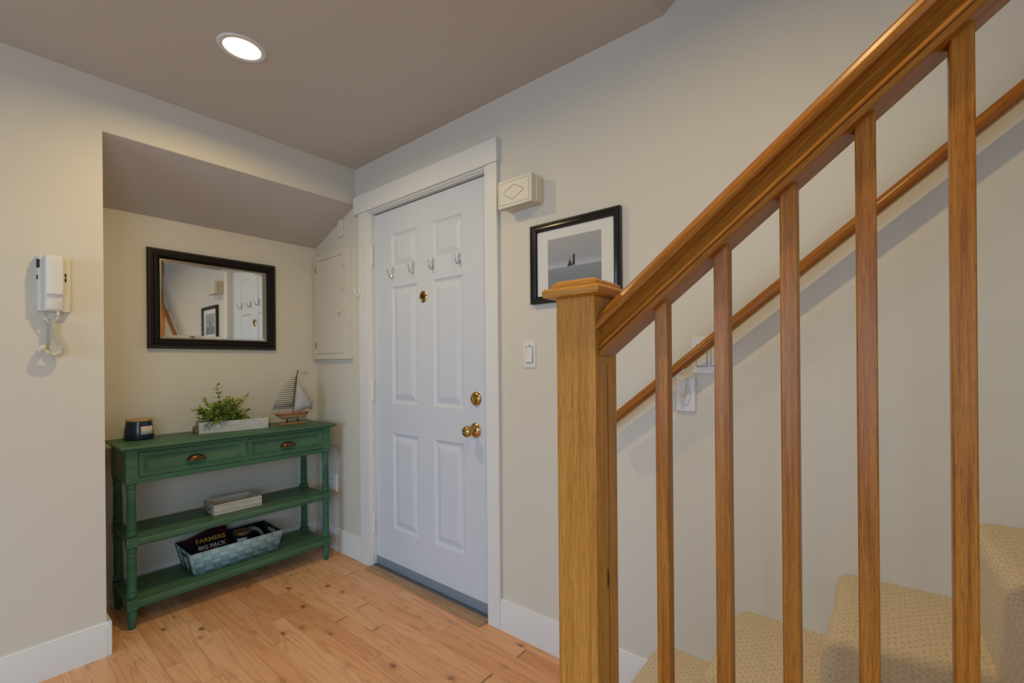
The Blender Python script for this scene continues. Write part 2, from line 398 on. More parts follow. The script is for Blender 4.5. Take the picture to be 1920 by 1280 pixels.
# door slab with six raised panels
YS = .0256; XL, XR = .1655, 1.1125; ZB, ZT = .030, 2.0875
door = bpy.data.objects.new('door_1', None); C.objects.link(door); door.location = (XL, YS, 0); W['door_1'] = (XL, YS, 0); door['kind'] = 'structure'
cols = [(.333, .563), (.694, .924)]; rows = [(.252, .803), (.975, 1.642), (1.742, 1.947)]
mb = MB()
xs_ = [XL, cols[0][0], cols[0][1], cols[1][0], cols[1][1], XR]; zs_ = [ZB, rows[0][0], rows[0][1], rows[1][0], rows[1][1], rows[2][0], rows[2][1], ZT]
for i in range(5):
    for j in range(7):
        x0, x1, z0, z1 = xs_[i], xs_[i+1], zs_[j], zs_[j+1]
        if i in (1, 3) and j in (1, 3, 5):
            rings = [(0, 0), (.004, .0035), (.010, .0065), (.015, .0085), (.024, .0085), (.030, .0065), (.050, .0012), (.052, 0)]
            vs = []; fs = []
            for ins, dep in rings:
                vs += [(x0+ins, YS+dep, z0+ins), (x1-ins, YS+dep, z0+ins), (x1-ins, YS+dep, z1-ins), (x0+ins, YS+dep, z1-ins)]
            for k in range(len(rings)-1):
                for c4 in range(4):
                    c5 = (c4+1) % 4; fs.append((k*4+c4, k*4+c5, k*4+4+c5, k*4+4+c4))
            k = len(rings)-1; fs.append((k*4, k*4+1, k*4+2, k*4+3)); mb.add(vs, fs)
        else:
            mb.add([(x0, YS, z0), (x1, YS, z0), (x1, YS, z1), (x0, YS, z1)], [(0, 1, 2, 3)])
mb.add([(XL, YS, ZB), (XR, YS, ZB), (XR, YS, ZT), (XL, YS, ZT), (XL, YS+.044, ZB), (XR, YS+.044, ZB), (XR, YS+.044, ZT), (XL, YS+.044, ZT)],
       [(4, 7, 6, 5), (0, 4, 5, 1), (1, 5, 6, 2), (2, 6, 7, 3), (3, 7, 4, 0)])
obj('door_slab', mb, M['door'], door, smooth=12)
mb = MB(); mb.box(XL, XR, YS - .004, YS + .002, .030, .060); mb.box(XL, XR, YS - .002, YS + .02, .014, .030)
obj('door_sweep', mb, M['sweep'], door, label='grey vinyl sweep along the bottom of the door')
for zc in (1.845, 1.045, .250):
    mb = MB(); x = .1655; y = .006
    for k in range(3): mb.lathe([(.0, -.018), (.0065, -.018), (.0065, .018), (.0, .018)], (x, y, zc - .038 + k * .038), cap=False, seg=14)
    mb.lathe([(.0, 0), (.005, 0), (.0045, .006), (0, .008)], (x, y, zc + .056), cap=False, seg=12)
    mb.box(x - .012, x, y + .002, y + .020, zc - .055, zc + .055)
    obj('hinge', mb, M['trim'], door)
def coat_hook(x, y, z, parent, s=1.0, m_='hookmetal', name='coat_hook'):
    mb = MB()
    mb.lathe([(.0, 0), (.0075*s, .0004), (.009*s, -.002), (.006*s, -.004), (0, -.0045)], (x, y, z + .012*s), axis=1, seg=16, cap=False, sy=2.6)
    pts = [(x, y - .003, z + .030*s), (x, y - .004, z + .010*s), (x, y - .005, z - .012*s), (x, y - .010, z - .024*s), (x, y - .020, z - .024*s), (x, y - .029, z - .012*s), (x, y - .034, z + .004*s), (x, y - .036, z + .010*s)]
    pp = []
    for i in range(len(pts) - 1):
        for q in range(3):
            a = Vector(pts[i]).lerp(Vector(pts[i+1]), q/3); pp.append(a)
    pp.append(Vector(pts[-1]))
    mb.tube(pp, [.0028 + .0016 * abs(math.sin(i * .11)) for i in range(len(pp))], 8)
    mb.lathe([(0, -.0055), (.0038, -.004), (.0055, 0), (.0038, .004), (0, .0055)], (x, y - .0365, z + .013*s), seg=12, cap=False)
    return obj(name, mb, M[m_], parent)
for x, z in ((.345, 1.722), (.533, 1.725), (.700, 1.722), (.902, 1.722)): coat_hook(x, YS, z, door, 1.05)
mb = MB().lathe([(0, 0), (.030, 0), (.031, -.003), (.027, -.006), (.021, -.0065), (.019, -.003), (0, -.003)], (.618, YS, 1.561), axis=1, cap=False, seg=32)
ph = obj('peephole', mb, M['brass'], door, label='round brass peephole viewer')
mb = MB().lathe([(0, -.003), (.012, -.003), (.012, -.008), (.007, -.0085), (.006, -.004), (0, -.004)], (.618, YS, 1.561), axis=1, cap=False, seg=24)
obj('lens_barrel', mb, M['bronze'], ph)
mb = MB().lathe([(0, 0), (.033, 0), (.034, -.003), (.030, -.010), (.024, -.013), (.022, -.010), (.012, -.010), (.012, -.014), (0, -.014)], (1.011, YS, 1.030), axis=1, cap=False, seg=32)
db = obj('deadbolt', mb, M['brass'], door, label='brass deadbolt with thumb turn')
mb = MB(); mb.hexa([(1.007, YS-.012, 1.012), (1.015, YS-.012, 1.012), (1.015, YS-.012, 1.048), (1.007, YS-.012, 1.048)], [(1.0085, YS-.028, 1.014), (1.0135, YS-.028, 1.014), (1.0135, YS-.028, 1.046), (1.0085, YS-.028, 1.046)])
obj('thumb_turn', mb, M['brass'], db, bevel=.001)
mb = MB().lathe([(0, 0), (.035, 0), (.036, -.004), (.032, -.009), (.020, -.014), (.012, -.018), (.011, -.034), (.016, -.040), (.024, -.046), (.0275, -.054), (.0275, -.060), (.024, -.068), (.016, -.073), (.008, -.0735), (.006, -.071), (0, -.071)], (1.005, YS, .878), axis=1, cap=False, seg=36)
obj('door_knob', mb, M['brass'], door, label='polished brass door knob')

# threshold plank
mb = MB(); mb.hexa([(.150, -.050, 0), (1.100, -.064, 0), (1.110, .000, 0), (.165, .000, 0)], [(.150, -.047, .007), (1.100, -.061, .007), (1.110, .000, .011), (.165, .000, .011)])
M['thresh'] = wood('worn_laminate_strip', (.30, .17, .085), (.44, .28, .16), (.54, .37, .23), 'X', rough=.5)
tag(obj('threshold_strip', mb, M['thresh'], bevel=.001), 'loose brown laminate strip lying on the floor along the foot of the white door', 'threshold')

# ------------------------------------------------------------------ stairs
RX = [1.925, 2.188, 2.453, 2.722]; TZ = [.215, .420, .610, .808]
while len(RX) < 9: RX.append(RX[-1] + .265); TZ.append(TZ[-1] + .197)
RX.append(RX[-1] + .30)
st = thing('staircase', 'carpeted beige staircase rising to the right along the door wall', 'stairs', (1.925, -.40, 0))
rnd = random.Random(3)
for i in range(9):
    r0, r1, z0, z1 = RX[i], RX[i+1] + .03, (TZ[i-1] - .03 if i else 0), TZ[i]
    if i == 8: r1 = 4.59
    R = .032; poly = [(r0, z0), (r0, z1 - R)]
    for k in range(1, 7):
        a = math.pi - k * math.pi / 12; poly.append((r0 + R + R * math.cos(a), z1 - R + R * math.sin(a)))
    poly += [(r1, z1), (r1, z0)]
    n1 = len(poly); NY = 14; vs = []; fs = []
    for j in range(NY + 1):
        y = -.80 + .7995 * j / NY
        for q, (x, z) in enumerate(poly):
            dx = 0
            if 0 < q < n1 - 2: dx = .003 * math.sin(y * 17 + i * 2.1) + .002 * math.sin(y * 41 + i)
            vs.append((x + dx, y, z))
    for j in range(NY):
        for q in range(n1):
            q2 = (q + 1) % n1; fs.append((j*n1+q, j*n1+q2, (j+1)*n1+q2, (j+1)*n1+q))
    fs += [tuple(range(n1))[::-1], tuple(range(NY*n1, NY*n1+n1))]
    obj('step', MB().add(vs, fs), M['carpet'], st, smooth=60)

# ------------------------------------------------------------------ balustrade
YC = -.705
def zb(x): return 1.480 + .785 * (x - 2.46)
CT = math.cos(TH)
bal = thing('balustrade', 'oak stair balustrade with square newel post, thick handrail and five slim balusters', 'railing', (2.0715, YC, .215))
prof = [(0, .071), (.015, .0705), (.028, .0675), (.0365, .061), (.0405, .054), (.0412, .046), (.0395, .0425), (.028, .0415), (.0200, .0375), (.0215, .032), (.0275, .0235), (.0340, .0155), (.0347, .0125), (.0335, .0108), (.0290, .0106), (.0305, .0090), (.0308, .0015), (.0290, 0)]
full = [(-h, w_) for h, w_ in prof[::-1]][:-1] + prof
n1 = len(full); vs = []; fs = []
for x in (2.117, 2.8, 3.35):
    for h, w_ in full: vs.append((x, YC + h, zb(x) + w_ / CT))
for j in range(2):
    for q in range(n1):
        q2 = (q + 1) % n1; fs.append((j*n1+q, j*n1+q2, (j+1)*n1+q2, (j+1)*n1+q))
fs += [tuple(range(n1))[::-1], tuple(range(2*n1, 3*n1))]
obj('handrail', MB().add(vs, fs), M['oakrail'], bal, smooth=22)
nw = obj('newel_post', MB().box(2.026, 2.117, -.750, -.660, .215, 1.333), M['oakZ'], bal, bevel=.003)
mb = MB()
def slab(mb, c, hw, zs):
    vs = []; fs = []
    for r, z in zs: vs += [(c[0]-r, c[1]-r, z), (c[0]+r, c[1]-r, z), (c[0]+r, c[1]+r, z), (c[0]-r, c[1]+r, z)]
    for k in range(len(zs)-1):
        for c4 in range(4):
            c5 = (c4+1) % 4; fs.append((k*4+c4, k*4+c5, k*4+4+c5, k*4+4+c4))
    fs += [(0, 3, 2, 1), tuple(range(len(zs)*4-4, len(zs)*4))]
    mb.add(vs, fs)
cc = (2.0715, -.705)
slab(mb, cc, 0, [(.058, 1.331), (.064, 1.333), (.066, 1.338), (.066, 1.345), (.063, 1.350), (.056, 1.352)])
slab(mb, cc, 0, [(.050, 1.351), (.0525, 1.354), (.052, 1.360), (.040, 1.367)])
obj('cap', mb, M['oakX'], nw, smooth=30)
mb = MB(); mb.box(2.1165, 2.1174, -.7010, -.7000, .52, 1.195)
mb.lathe([(0, -.032), (.0018, -.018), (.0030, 0), (.0022, .014), (0, .030)], (2.1160, -.7055, .765), seg=10, cap=False)
obj('wood_knot', mb, mat('dark_wood_check', (.05, .018, .006), .8), nw, label='dark crack with a knot down the side of the post')
def post(xc, w=.0122):
    y0, y1 = -.7175, -.6930; a = zb(xc - w) + .006; b = zb(xc + w) + .006
    k = max(i for i in range(9) if RX[i] < xc - w + .02); z0 = TZ[k]
    mb = MB(); mb.hexa([(xc-w, y0, z0), (xc+w, y0, z0), (xc+w, y1, z0), (xc-w, y1, z0)], [(xc-w, y0, a), (xc+w, y0, b), (xc+w, y1, b), (xc-w, y1, a)])
    return obj('baluster', mb, M['oakbal'], bal, bevel=.0022)
for xc in (2.2365, 2.342, 2.442, 2.5385, 2.6385): post(xc)

# wall handrail
YR = -.070
def zr(x): return .995 + .79 * (x - 1.80)
wr = thing('wall_handrail', 'round oak handrail fixed to the wall beside the stairs', 'handrail', (1.76, 0, .95))
prof = []
for k in range(28):
    a = -math.pi / 2 + 2 * math.pi * k / 28
    prof.append([.0195 * math.cos(a), .0195 * math.sin(a)])
for p in prof:
    if p[1] < -.0145: p[1] = -.0145
pr = []
for p in prof:
    pr.append(tuple(p))
vs = []; fs = []; n1 = len(pr)
for x in (1.75, 2.6, 4.2):
    for h, w_ in pr: vs.append((x, YR + h, zr(x) + w_ / CT))
for j in range(2):
    for q in range(n1):
        q2 = (q + 1) % n1; fs.append((j*n1+q, j*n1+q2, (j+1)*n1+q2, (j+1)*n1+q))
fs += [tuple(range(n1))[::-1], tuple(range(2*n1, 3*n1))]
obj('rail', MB().add(vs, fs), M['oakrail'], wr, smooth=50)
def bracket(x, zc, y0=-.005):
    mb = MB()
    n_ = 20; vs = []
    mb.lathe([(0, 0), (.017, 0), (.017, -.004), (.013, -.007), (0, -.008)], (x, y0, zc), axis=1, seg=20, sy=2.1, cap=False)
    mb.lathe([(0, 0), (.003, 0), (.003, -.002), (0, -.002)], (x, y0 - .0078, zc + .020), axis=1, seg=10, cap=False)
    zt = zr(x) - .026
    pts = [(x, y0 - .006, zc - .005), (x, y0 - .022, zc - .002), (x, y0 - .040, zc + .012), (x - .002, YR + .010, zt - .030), (x - .003, YR, zt - .008), (x - .003, YR, zt + .008)]
    pp = [Vector(pts[i]).lerp(Vector(pts[i+1]), q/4) for i in range(len(pts)-1) for q in range(4)] + [Vector(pts[-1])]
    mb.tube(pp, .0048, 10)
    mb.hexa([(x-.025, YR-.009, zr(x-.025)-.0225), (x+.020, YR-.009, zr(x+.02)-.0225), (x+.020, YR+.009, zr(x+.02)-.0225), (x-.025, YR+.009, zr(x-.025)-.0225)],
            [(x-.025, YR-.009, zr(x-.025)-.017), (x+.020, YR-.009, zr(x+.02)-.017), (x+.020, YR+.009, zr(x+.02)-.017), (x-.025, YR+.009, zr(x-.025)-.017)])
    return obj('bracket', mb, M['white'], wr, label='white painted metal bracket')
bracket(2.035, 1.088, -.011); bracket(3.0, zr(3.0) - .10)

# ------------------------------------------------------------------ wall plates and switches
def plate(mb, x0, x1, z0, z1, t=.006, y=0):
    mb.hexa([(x0, y, z0), (x1, y, z0), (x1, y, z1), (x0, y, z1)], [(x0+.004, y-t, z0+.004), (x1-.004, y-t, z0+.004), (x1-.004, y-t, z1-.004), (x0+.004, y-t, z1-.004)])
def screw(mb, x, y, z): mb.lathe([(0, 0), (.0032, 0), (.0028, -.0012), (0, -.0014)], (x, y, z), axis=1, seg=12, cap=False)
sw = thing('light_switch', 'white rocker light switch on the wall below the framed lighthouse picture', 'light switch', (1.366, 0, 1.176))
mb = MB(); plate(mb, 1.331, 1.400, 1.178, 1.294); screw(mb, 1.366, -.006, 1.284); screw(mb, 1.366, -.006, 1.188); obj('switch_plate', mb, M['white'], sw)
mb = MB(); mb.hexa([(1.349, -.006, 1.203), (1.383, -.006, 1.203), (1.383, -.006, 1.269), (1.349, -.006, 1.269)], [(1.350, -.013, 1.204), (1.382, -.013, 1.204), (1.382, -.008, 1.268), (1.350, -.008, 1.268)])
obj('rocker', mb, M['white'], sw)
mb = MB(); mb.frame([(0, 0), (.0016, 0), (.0016, .0006), (0, .0006)], (1.3465, 1.3855, 1.2005, 1.2715), 1, -1, -.006); mb.box(1.360, 1.372, -.0068, -.006, 1.2745, 1.2765)
obj('rocker_gap', mb, M['groove'], sw)

s2 = thing('light_switch', 'double light switch plate on the stair wall, partly hidden behind the wall handrail', 'light switch', (2.11, 0, 1.156))
mb = MB(); plate(mb, 2.054, 2.170, 1.158, 1.282); [screw(mb, x, -.006, z) for x in (2.089, 2.135) for z in (1.168, 1.272)]; obj('switch_plate', mb, M['white'], s2)
for xc in (2.089, 2.135):
    mb = MB(); mb.hexa([(xc-.016, -.006, 1.186), (xc+.016, -.006, 1.186), (xc+.016, -.006, 1.254), (xc-.016, -.006, 1.254)], [(xc-.015, -.013, 1.188), (xc+.015, -.013, 1.188), (xc+.015, -.008, 1.252), (xc-.015, -.008, 1.252)])
    rk = obj('rocker', mb, M['white'], s2)
    mb = MB(); mb.frame([(0, 0), (.0014, 0), (.0014, .0006), (0, .0006)], (xc-.0185, xc+.0185, 1.1835, 1.2565), 1, -1, -.006)
    for q in range(3): mb.box(xc-.006+q*.005, xc-.003+q*.005, -.0096, -.0085, 1.244, 1.248)
    obj('rocker_gap', mb, M['groove'], s2)
mb = MB(); plate(mb, 2.000, 2.070, 1.031, 1.150, .011); tag(obj('cover_plate', mb, M['white'], bevel=.0015), 'blank white cover plate on the stair wall behind the handrail bracket', 'cover plate')
ou = thing('wall_outlet', 'white wall outlet low on the wall just right of the green console table', 'outlet', (-.28, 0, .37))
mb = MB(); plate(mb, -.318, -.243, .372, .490); screw(mb, -.2805, -.006, .431); obj('outlet_plate', mb, M['white'], ou)
for zc in (.452, .410):
    mb = MB(); mb.box(-.297, -.264, -.0085, -.006, zc-.014, zc+.014); rc = obj('receptacle', mb, M['white'], ou, bevel=.0015)
    mb = MB(); mb.box(-.289, -.287, -.0090, -.0084, zc-.004, zc+.008); mb.box(-.274, -.272, -.0090, -.0084, zc-.004, zc+.008); obj('slot', mb, M['black'], rc)
mb = MB(); mb.box(-.192, -.136, -.012, 0, 2.018, 2.125); tag(obj('sensor_cover', mb, M['wall'], bevel=.002), 'small blank painted box high on the alcove side wall above the breaker panel', 'cover')

# doorbell chime
ch = thing('doorbell_chime', 'cream doorbell chime box with a diamond outline beside the top of the door', 'doorbell chime', (1.343, 0, 1.863))
mb = MB(); mb.box(1.258, 1.442, -.046, 0, 1.867, 1.974); obj('back_box', mb, M['ivory'], ch, bevel=.003)
mb = MB(); mb.box(1.251, 1.436, -.072, -.046, 1.862, 1.980); cv = obj('cover', mb, M['ivory'], ch, bevel=.0022)
mb = MB(); mb.frame([(0, 0), (.0012, 0), (.0012, .0006), (0, .0006)], (1.2585, 1.4225, 1.874, 1.9685), 1, -1, -.0718)
dm = [(1.2855, 1.921), (1.330, 1.8925), (1.338, 1.8925), (1.3905, 1.918), (1.3905, 1.925), (1.346, 1.9505), (1.338, 1.9505), (1.2855, 1.929)]
mb.tube([(x, -.0722, z) for x, z in dm], .0009, 6, closed=True)
for k in range(9): mb.box(1.268 + k*.018, 1.270 + k*.018, -.066, -.05, 1.8612, 1.8622)
obj('emblem_line', mb, M['groove'], cv)

# framed picture
pc = thing('framed_picture', 'black framed black and white photograph of a lighthouse at sea with wide white mat', 'picture', (1.5935, 0, 1.447))
mb = MB(); mb.frame([(0, .001), (0, .020), (.004, .024), (.010, .024), (.013, .020), (.020, .022), (.028, .016), (.031, .010), (.031, .001)], (1.384, 1.803, 1.447, 1.776), 1, -1)
obj('frame', mb, M['frameblack'], pc, smooth=25)
mb = MB(); mb.box(1.410, 1.777, -.008, -.001, 1.473, 1.750); mt = obj('mat', mb, M['matboard'], pc)
mb = MB(); mb.box(1.470, 1.719, -.0095, -.008, 1.505, 1.706); pt = obj('print', mb, M['print'], pc)
mb = MB()
mb.prism([(1.567, 1.586), (1.588, 1.586), (1.5865, 1.598), (1.583, 1.600), (1.5835, 1.604), (1.580, 1.608), (1.5775, 1.628), (1.5765, 1.608), (1.572, 1.603), (1.5725, 1.598), (1.568, 1.595)], 1, -.0101, -.0094)
mb.prism([(1.589, 1.587), (1.602, 1.588), (1.6005, 1.618), (1.602, 1.620), (1.601, 1.628), (1.597, 1.633), (1.593, 1.628), (1.5915, 1.620), (1.5925, 1.618)], 1, -.0101, -.0094)
obj('lighthouse_image', mb, mat('print_ink', (.02, .02, .025), .6), pt)

# ------------------------------------------------------------------ breaker panel, casing hook
bp = thing('breaker_panel', 'cream painted breaker panel cover on the alcove side wall beside the door', 'electrical panel', (-.27, 0, 1.238))
mb = MB()
x0, x1, z0, z1 = -.497, -.043, 1.240, 1.932; dx0, dx1, dz0, dz1 = -.463, -.118, 1.272, 1.897
mb.box(x0, dx0, -.020, 0, z0, z1); mb.box(dx1, x1, -.020, 0, z0, z1); mb.box(dx0, dx1, -.020, 0, z0, dz0); mb.box(dx0, dx1, -.020, 0, dz1, z1); mb.box(dx0, dx1, -.008, 0, dz0, dz1)
mb.hexa([(x0-.006, -.004, z0-.006), (x1+.006, -.004, z0-.006), (x1+.006, -.004, z0+.004), (x0-.006, -.004, z0+.004)], [(x0-.006, -.024, z0-.003), (x1+.006, -.024, z0-.003), (x1+.006, -.024, z0+.004), (x0-.006, -.024, z0+.004)])
obj('panel_frame', mb, M['wall'], bp, bevel=.0012)
mb = MB(); mb.box(dx0+.002, dx1-.002, -.021, -.008, dz0+.002, dz1-.003); dr = obj('panel_door', mb, M['wall'], bp, bevel=.0012)
mb = MB(); mb.lathe([(0, 0), (.005, 0), (.005, -.008), (.011, -.012), (.012, -.017), (.008, -.021), (0, -.022)], (-.148, -.021, 1.535), axis=1, seg=18, cap=False)
obj('knob', mb, M['cream'], dr)
for zc in (1.835, 1.33):
    mb = MB(); mb.lathe([(0, -.02), (.0035, -.02), (.0035, .02), (0, .02)], (dx0-.001, -.022, zc), seg=10, cap=False); mb.box(dx0-.010, dx0, -.0215, -.020, zc-.018, zc+.018)
    obj('hinge', mb, M['groove'], bp)
for zc in (1.835, 1.690):
    mb = MB(); mb.lathe([(0, 0), (.009, 0), (.009, -.003), (0, -.004)], (-.106, -.020, zc), axis=1, seg=14, cap=False); mb.tube([(-.106, -.022, zc-.006), (-.106, -.034, zc-.010), (-.106, -.040, zc-.002), (-.106, -.041, zc+.010)], .0028, 8)
    obj('catch', mb, M['wall'], bp)
ck = coat_hook(.070, -.018, 1.640, None, 1.1, 'trim', 'wall_hook'); tag(ck, 'small white painted hook on the left door casing beside the breaker panel', 'hook')

# ------------------------------------------------------------------ mirror
mr = thing('wall_mirror', 'mirror in a dark wooden frame with silver dotted edge over the green table', 'mirror', (-D, -.582, 1.296))
XM = -D; rect = (-.8975, -.2675, 1.296, 1.830)
mb = MB(); mb.frame([(0, 0), (0, .022), (.004, .027), (.012, .027), (.014, .024), (.024, .024), (.028, .029), (.036, .029), (.040, .024), (.046, .018), (.0535, .014), (.0535, 0)], rect, 0, 1, XM)
fr_ = obj('frame', mb, M['espresso'], mr, smooth=25)
mb = MB(); mb.frame([(.053, .004), (.053, .016), (.057, .0165), (.060, .012), (.060, .004)], rect, 0, 1, XM); obj('inner_lip', mb, M['lip'], mr)
mb = MB(); r0 = .008; y0, y1, z0, z1 = rect
pts = []
stp = .0085
yy = y0 + .008
while yy < y1 - .006: pts += [(yy, z0+.008), (yy, z1-.008)]; yy += stp
zz_ = z0 + .0165
while zz_ < z1 - .012: pts += [(y0+.008, zz_), (y1-.008, zz_)]; zz_ += stp
for (a, b) in pts:
    r = .0027; cx = XM + .0275
    mb.add([(cx+r, a, b), (cx, a+r, b), (cx, a, b+r), (cx, a-r, b), (cx, a, b-r), (cx-r, a, b)], [(0,1,2),(0,2,3),(0,3,4),(0,4,1),(5,2,1),(5,3,2),(5,4,3),(5,1,4)])
bd = obj('beading', mb, M['bead'], fr_); 
ins = .0595; bv = .014; a0, a1, b0_, b1 = y0+ins, y1-ins, z0+ins, z1-ins; xg = XM + .010
mb = MB().add([(xg, a0, b0_), (xg, a1, b0_), (xg, a1, b1), (xg, a0, b1), (xg+.0012, a0+bv, b0_+bv), (xg+.0012, a1-bv, b0_+bv), (xg+.0012, a1-bv, b1-bv), (xg+.0012, a0+bv, b1-bv), (XM+.004, a0, b0_), (XM+.004, a1, b0_), (XM+.004, a1, b1), (XM+.004, a0, b1)],
    [(4,5,6,7), (0,1,5,4), (1,2,6,5), (2,3,7,6), (3,0,4,7), (8,11,10,9), (0,8,9,1), (1,9,10,2), (2,10,11,3), (3,11,8,0)])
obj('mirror_glass', mb, M['mirror'], mr, smooth=1)

# ------------------------------------------------------------------ intercom
ic = thing('intercom_phone', 'white wall intercom phone with coiled cord on the left wall', 'intercom', (0, -1.28, 1.41))
mb = MB(); mb.prism([(0, -1.324), (.026, -1.322), (.032, -1.316), (.032, -1.302), (.030, -1.256), (.026, -1.236), (.022, -1.234), (0, -1.233)], 2, 1.415, 1.628)
bs = obj('base', mb, M['ivory'], ic, bevel=.002)
# handset: rounded bar with ear and mouth pieces, tapering recess at the bottom
vs = []; fs = []
sec = [(1.419, .046), (1.424, .050), (1.470, .056), (1.481, .066), (1.560, .066), (1.605, .068), (1.622, .066), (1.628, .058)]
for z, xd in sec:
    vs += [(.030, -1.305, z), (xd-.008, -1.305, z), (xd-.002, -1.302, z), (xd, -1.296, z), (xd, -1.266, z), (xd-.003, -1.259, z), (xd-.010, -1.256, z), (.030, -1.256, z)]
for k in range(len(sec)-1):
    for q in range(8): fs.append((k*8+q, k*8+(q+1) % 8, k*8+8+(q+1) % 8, k*8+8+q))
fs += [tuple(range(8))[::-1], tuple(range((len(sec)-1)*8, len(sec)*8))]
obj('handset', MB().add(vs, fs), M['white'], ic, smooth=30)
for q in ((.014, .027, -1.3243, -1.3215, 1.536, 1.552), (.012, .031, -1.3243, -1.300, 1.580, 1.612), (.0265, .0310, -1.250, -1.246, 1.553, 1.566), (.0265, .0310, -1.250, -1.246, 1.534, 1.548)):
    obj('slot', MB().box(*q), M['black'], bs)
mb = MB()
def cat(pts, n):
    out = []
    P = [Vector(p) for p in pts]; P = [P[0]*2-P[1]] + P + [P[-1]*2-P[-2]]
    for i in range(1, len(P)-2):
        for k in range(n):
            t = k / n
            out.append(.5*((2*P[i]) + (-P[i-1]+P[i+1])*t + (2*P[i-1]-5*P[i]+4*P[i+1]-P[i+2])*t*t + (-P[i-1]+3*P[i]-3*P[i+1]+P[i+2])*t**3))
    out.append(P[-2]); return out
path = cat([(.034, -1.281, 1.378), (.034, -1.281, 1.350), (.034, -1.279, 1.320), (.034, -1.270, 1.296), (.034, -1.262, 1.275), (.034, -1.266, 1.256), (.034, -1.282, 1.247), (.036, -1.298, 1.254), (.036, -1.309, 1.262), (.026, -1.314, 1.268), (.015, -1.306, 1.280), (.0135, -1.296, 1.310), (.0135, -1.292, 1.350), (.0135, -1.294, 1.385)], 40)
turns = 56; hel = []; L = len(path)
NP = turns * 10
for i in range(NP + 1):
    u = i / NP * (L - 1); k = min(int(u), L - 2); f = u - k
    p = path[k].lerp(path[k+1], f); t = (path[k+1] - path[k]).normalized()
    a = Vector((1, 0, 0)) - t * t.x; a.normalize(); b = t.cross(a); an = 2 * math.pi * turns * i / NP
    hel.append(p + (a * math.cos(an) + b * math.sin(an)) * .0088)
mb.tube(hel, .0019, 6)
mb.tube(cat([(.040, -1.270, 1.419), (.040, -1.270, 1.404), (.038, -1.272, 1.390), tuple(hel[0])], 6), .0021, 8)
mb.tube([(.040, -1.270, 1.420), (.040, -1.270, 1.402)], .0045, 10)
mb.tube(cat([(.030, -1.305, 1.390), (.032, -1.296, 1.376), (.024, -1.290, 1.368)], 6), .0021, 8)
mb.tube(cat([(.016, -1.305, 1.418), (.022, -1.307, 1.404), (.030, -1.305, 1.390)], 6), .0021, 8)
obj('coiled_cord', mb, M['cream'], ic, smooth=80)

# ------------------------------------------------------------------ recessed ceiling lights
def downlight(x, y, label):
    t_ = thing('recessed_light', label, 'ceiling light', (x, y, H))
    mb = MB().lathe([(.062, .0), (.062, -.004), (.066, -.006), (.076, -.005), (.080, 0)], (x, y, H), seg=48, cap=False); obj('trim_ring', mb, M['trim'], t_)
    mb = MB().lathe([(0, -.0015), (.045, -.0025), (.062, -.001), (.062, .0), (0, .0)], (x, y, H), seg=48, cap=False); obj('lens', mb, M['emit'], t_)
downlight(.656, -.843, 'round glowing recessed ceiling light in front of the alcove')
downlight(2.25, -.96, 'round recessed ceiling light above the stair balustrade')
downlight(2.5, -2.5, 'round recessed ceiling light in the middle of the room behind the stairs')

# ------------------------------------------------------------------ console table
tb = thing('console_table', 'distressed green console table with two drawers and two shelves in the alcove', 'table', (-.29, -.575, 0))
TXF, TXB = -.135, -.462
mb = MB()
def slabrect(mb, x0, x1, y0, y1, zs):
    vs = []; fs = []
    for i_, z in zs: vs += [(x0+i_, y0+i_, z), (x1-i_, y0+i_, z), (x1-i_, y1-i_, z), (x0+i_, y1-i_, z)]
    for k in range(len(zs)-1):
        for c4 in range(4):
            c5 = (c4+1) % 4; fs.append((k*4+c4, k*4+c5, k*4+4+c5, k*4+4+c4))
    fs += [(0, 3, 2, 1), tuple(range(len(zs)*4-4, len(zs)*4))]
    mb.add(vs, fs)
slabrect(mb, -.478, -.112, -1.070, -.074, [(.014, .816), (.010, .820), (.004, .823), (0, .828), (0, .832), (.004, .836), (.012, .838)])
obj('tabletop', mb, M['green'], tb, smooth=25)
mb = MB()
mb.box(TXB+.004, TXF-.002, -1.046, -1.034, .664, .816); mb.box(TXB+.004, TXF-.002, -.116, -.104, .664, .816); mb.box(TXB+.002, TXB+.014, -1.04, -.11, .664, .816)
mb.box(TXF-.022, TXF-.003, -1.008, -.142, .664, .690); mb.box(TXF-.022, TXF-.003, -1.008, -.142, .804, .818); mb.box(TXF-.022, TXF-.003, -.570, -.555, .69, .804)
mb.box(TXF-.022, TXF-.003, -1.012, -1.003, .69, .804); mb.box(TXF-.022, TXF-.003, -.1475, -.13, .69, .804)
obj('apron', mb, M['green'], tb, bevel=.0015)
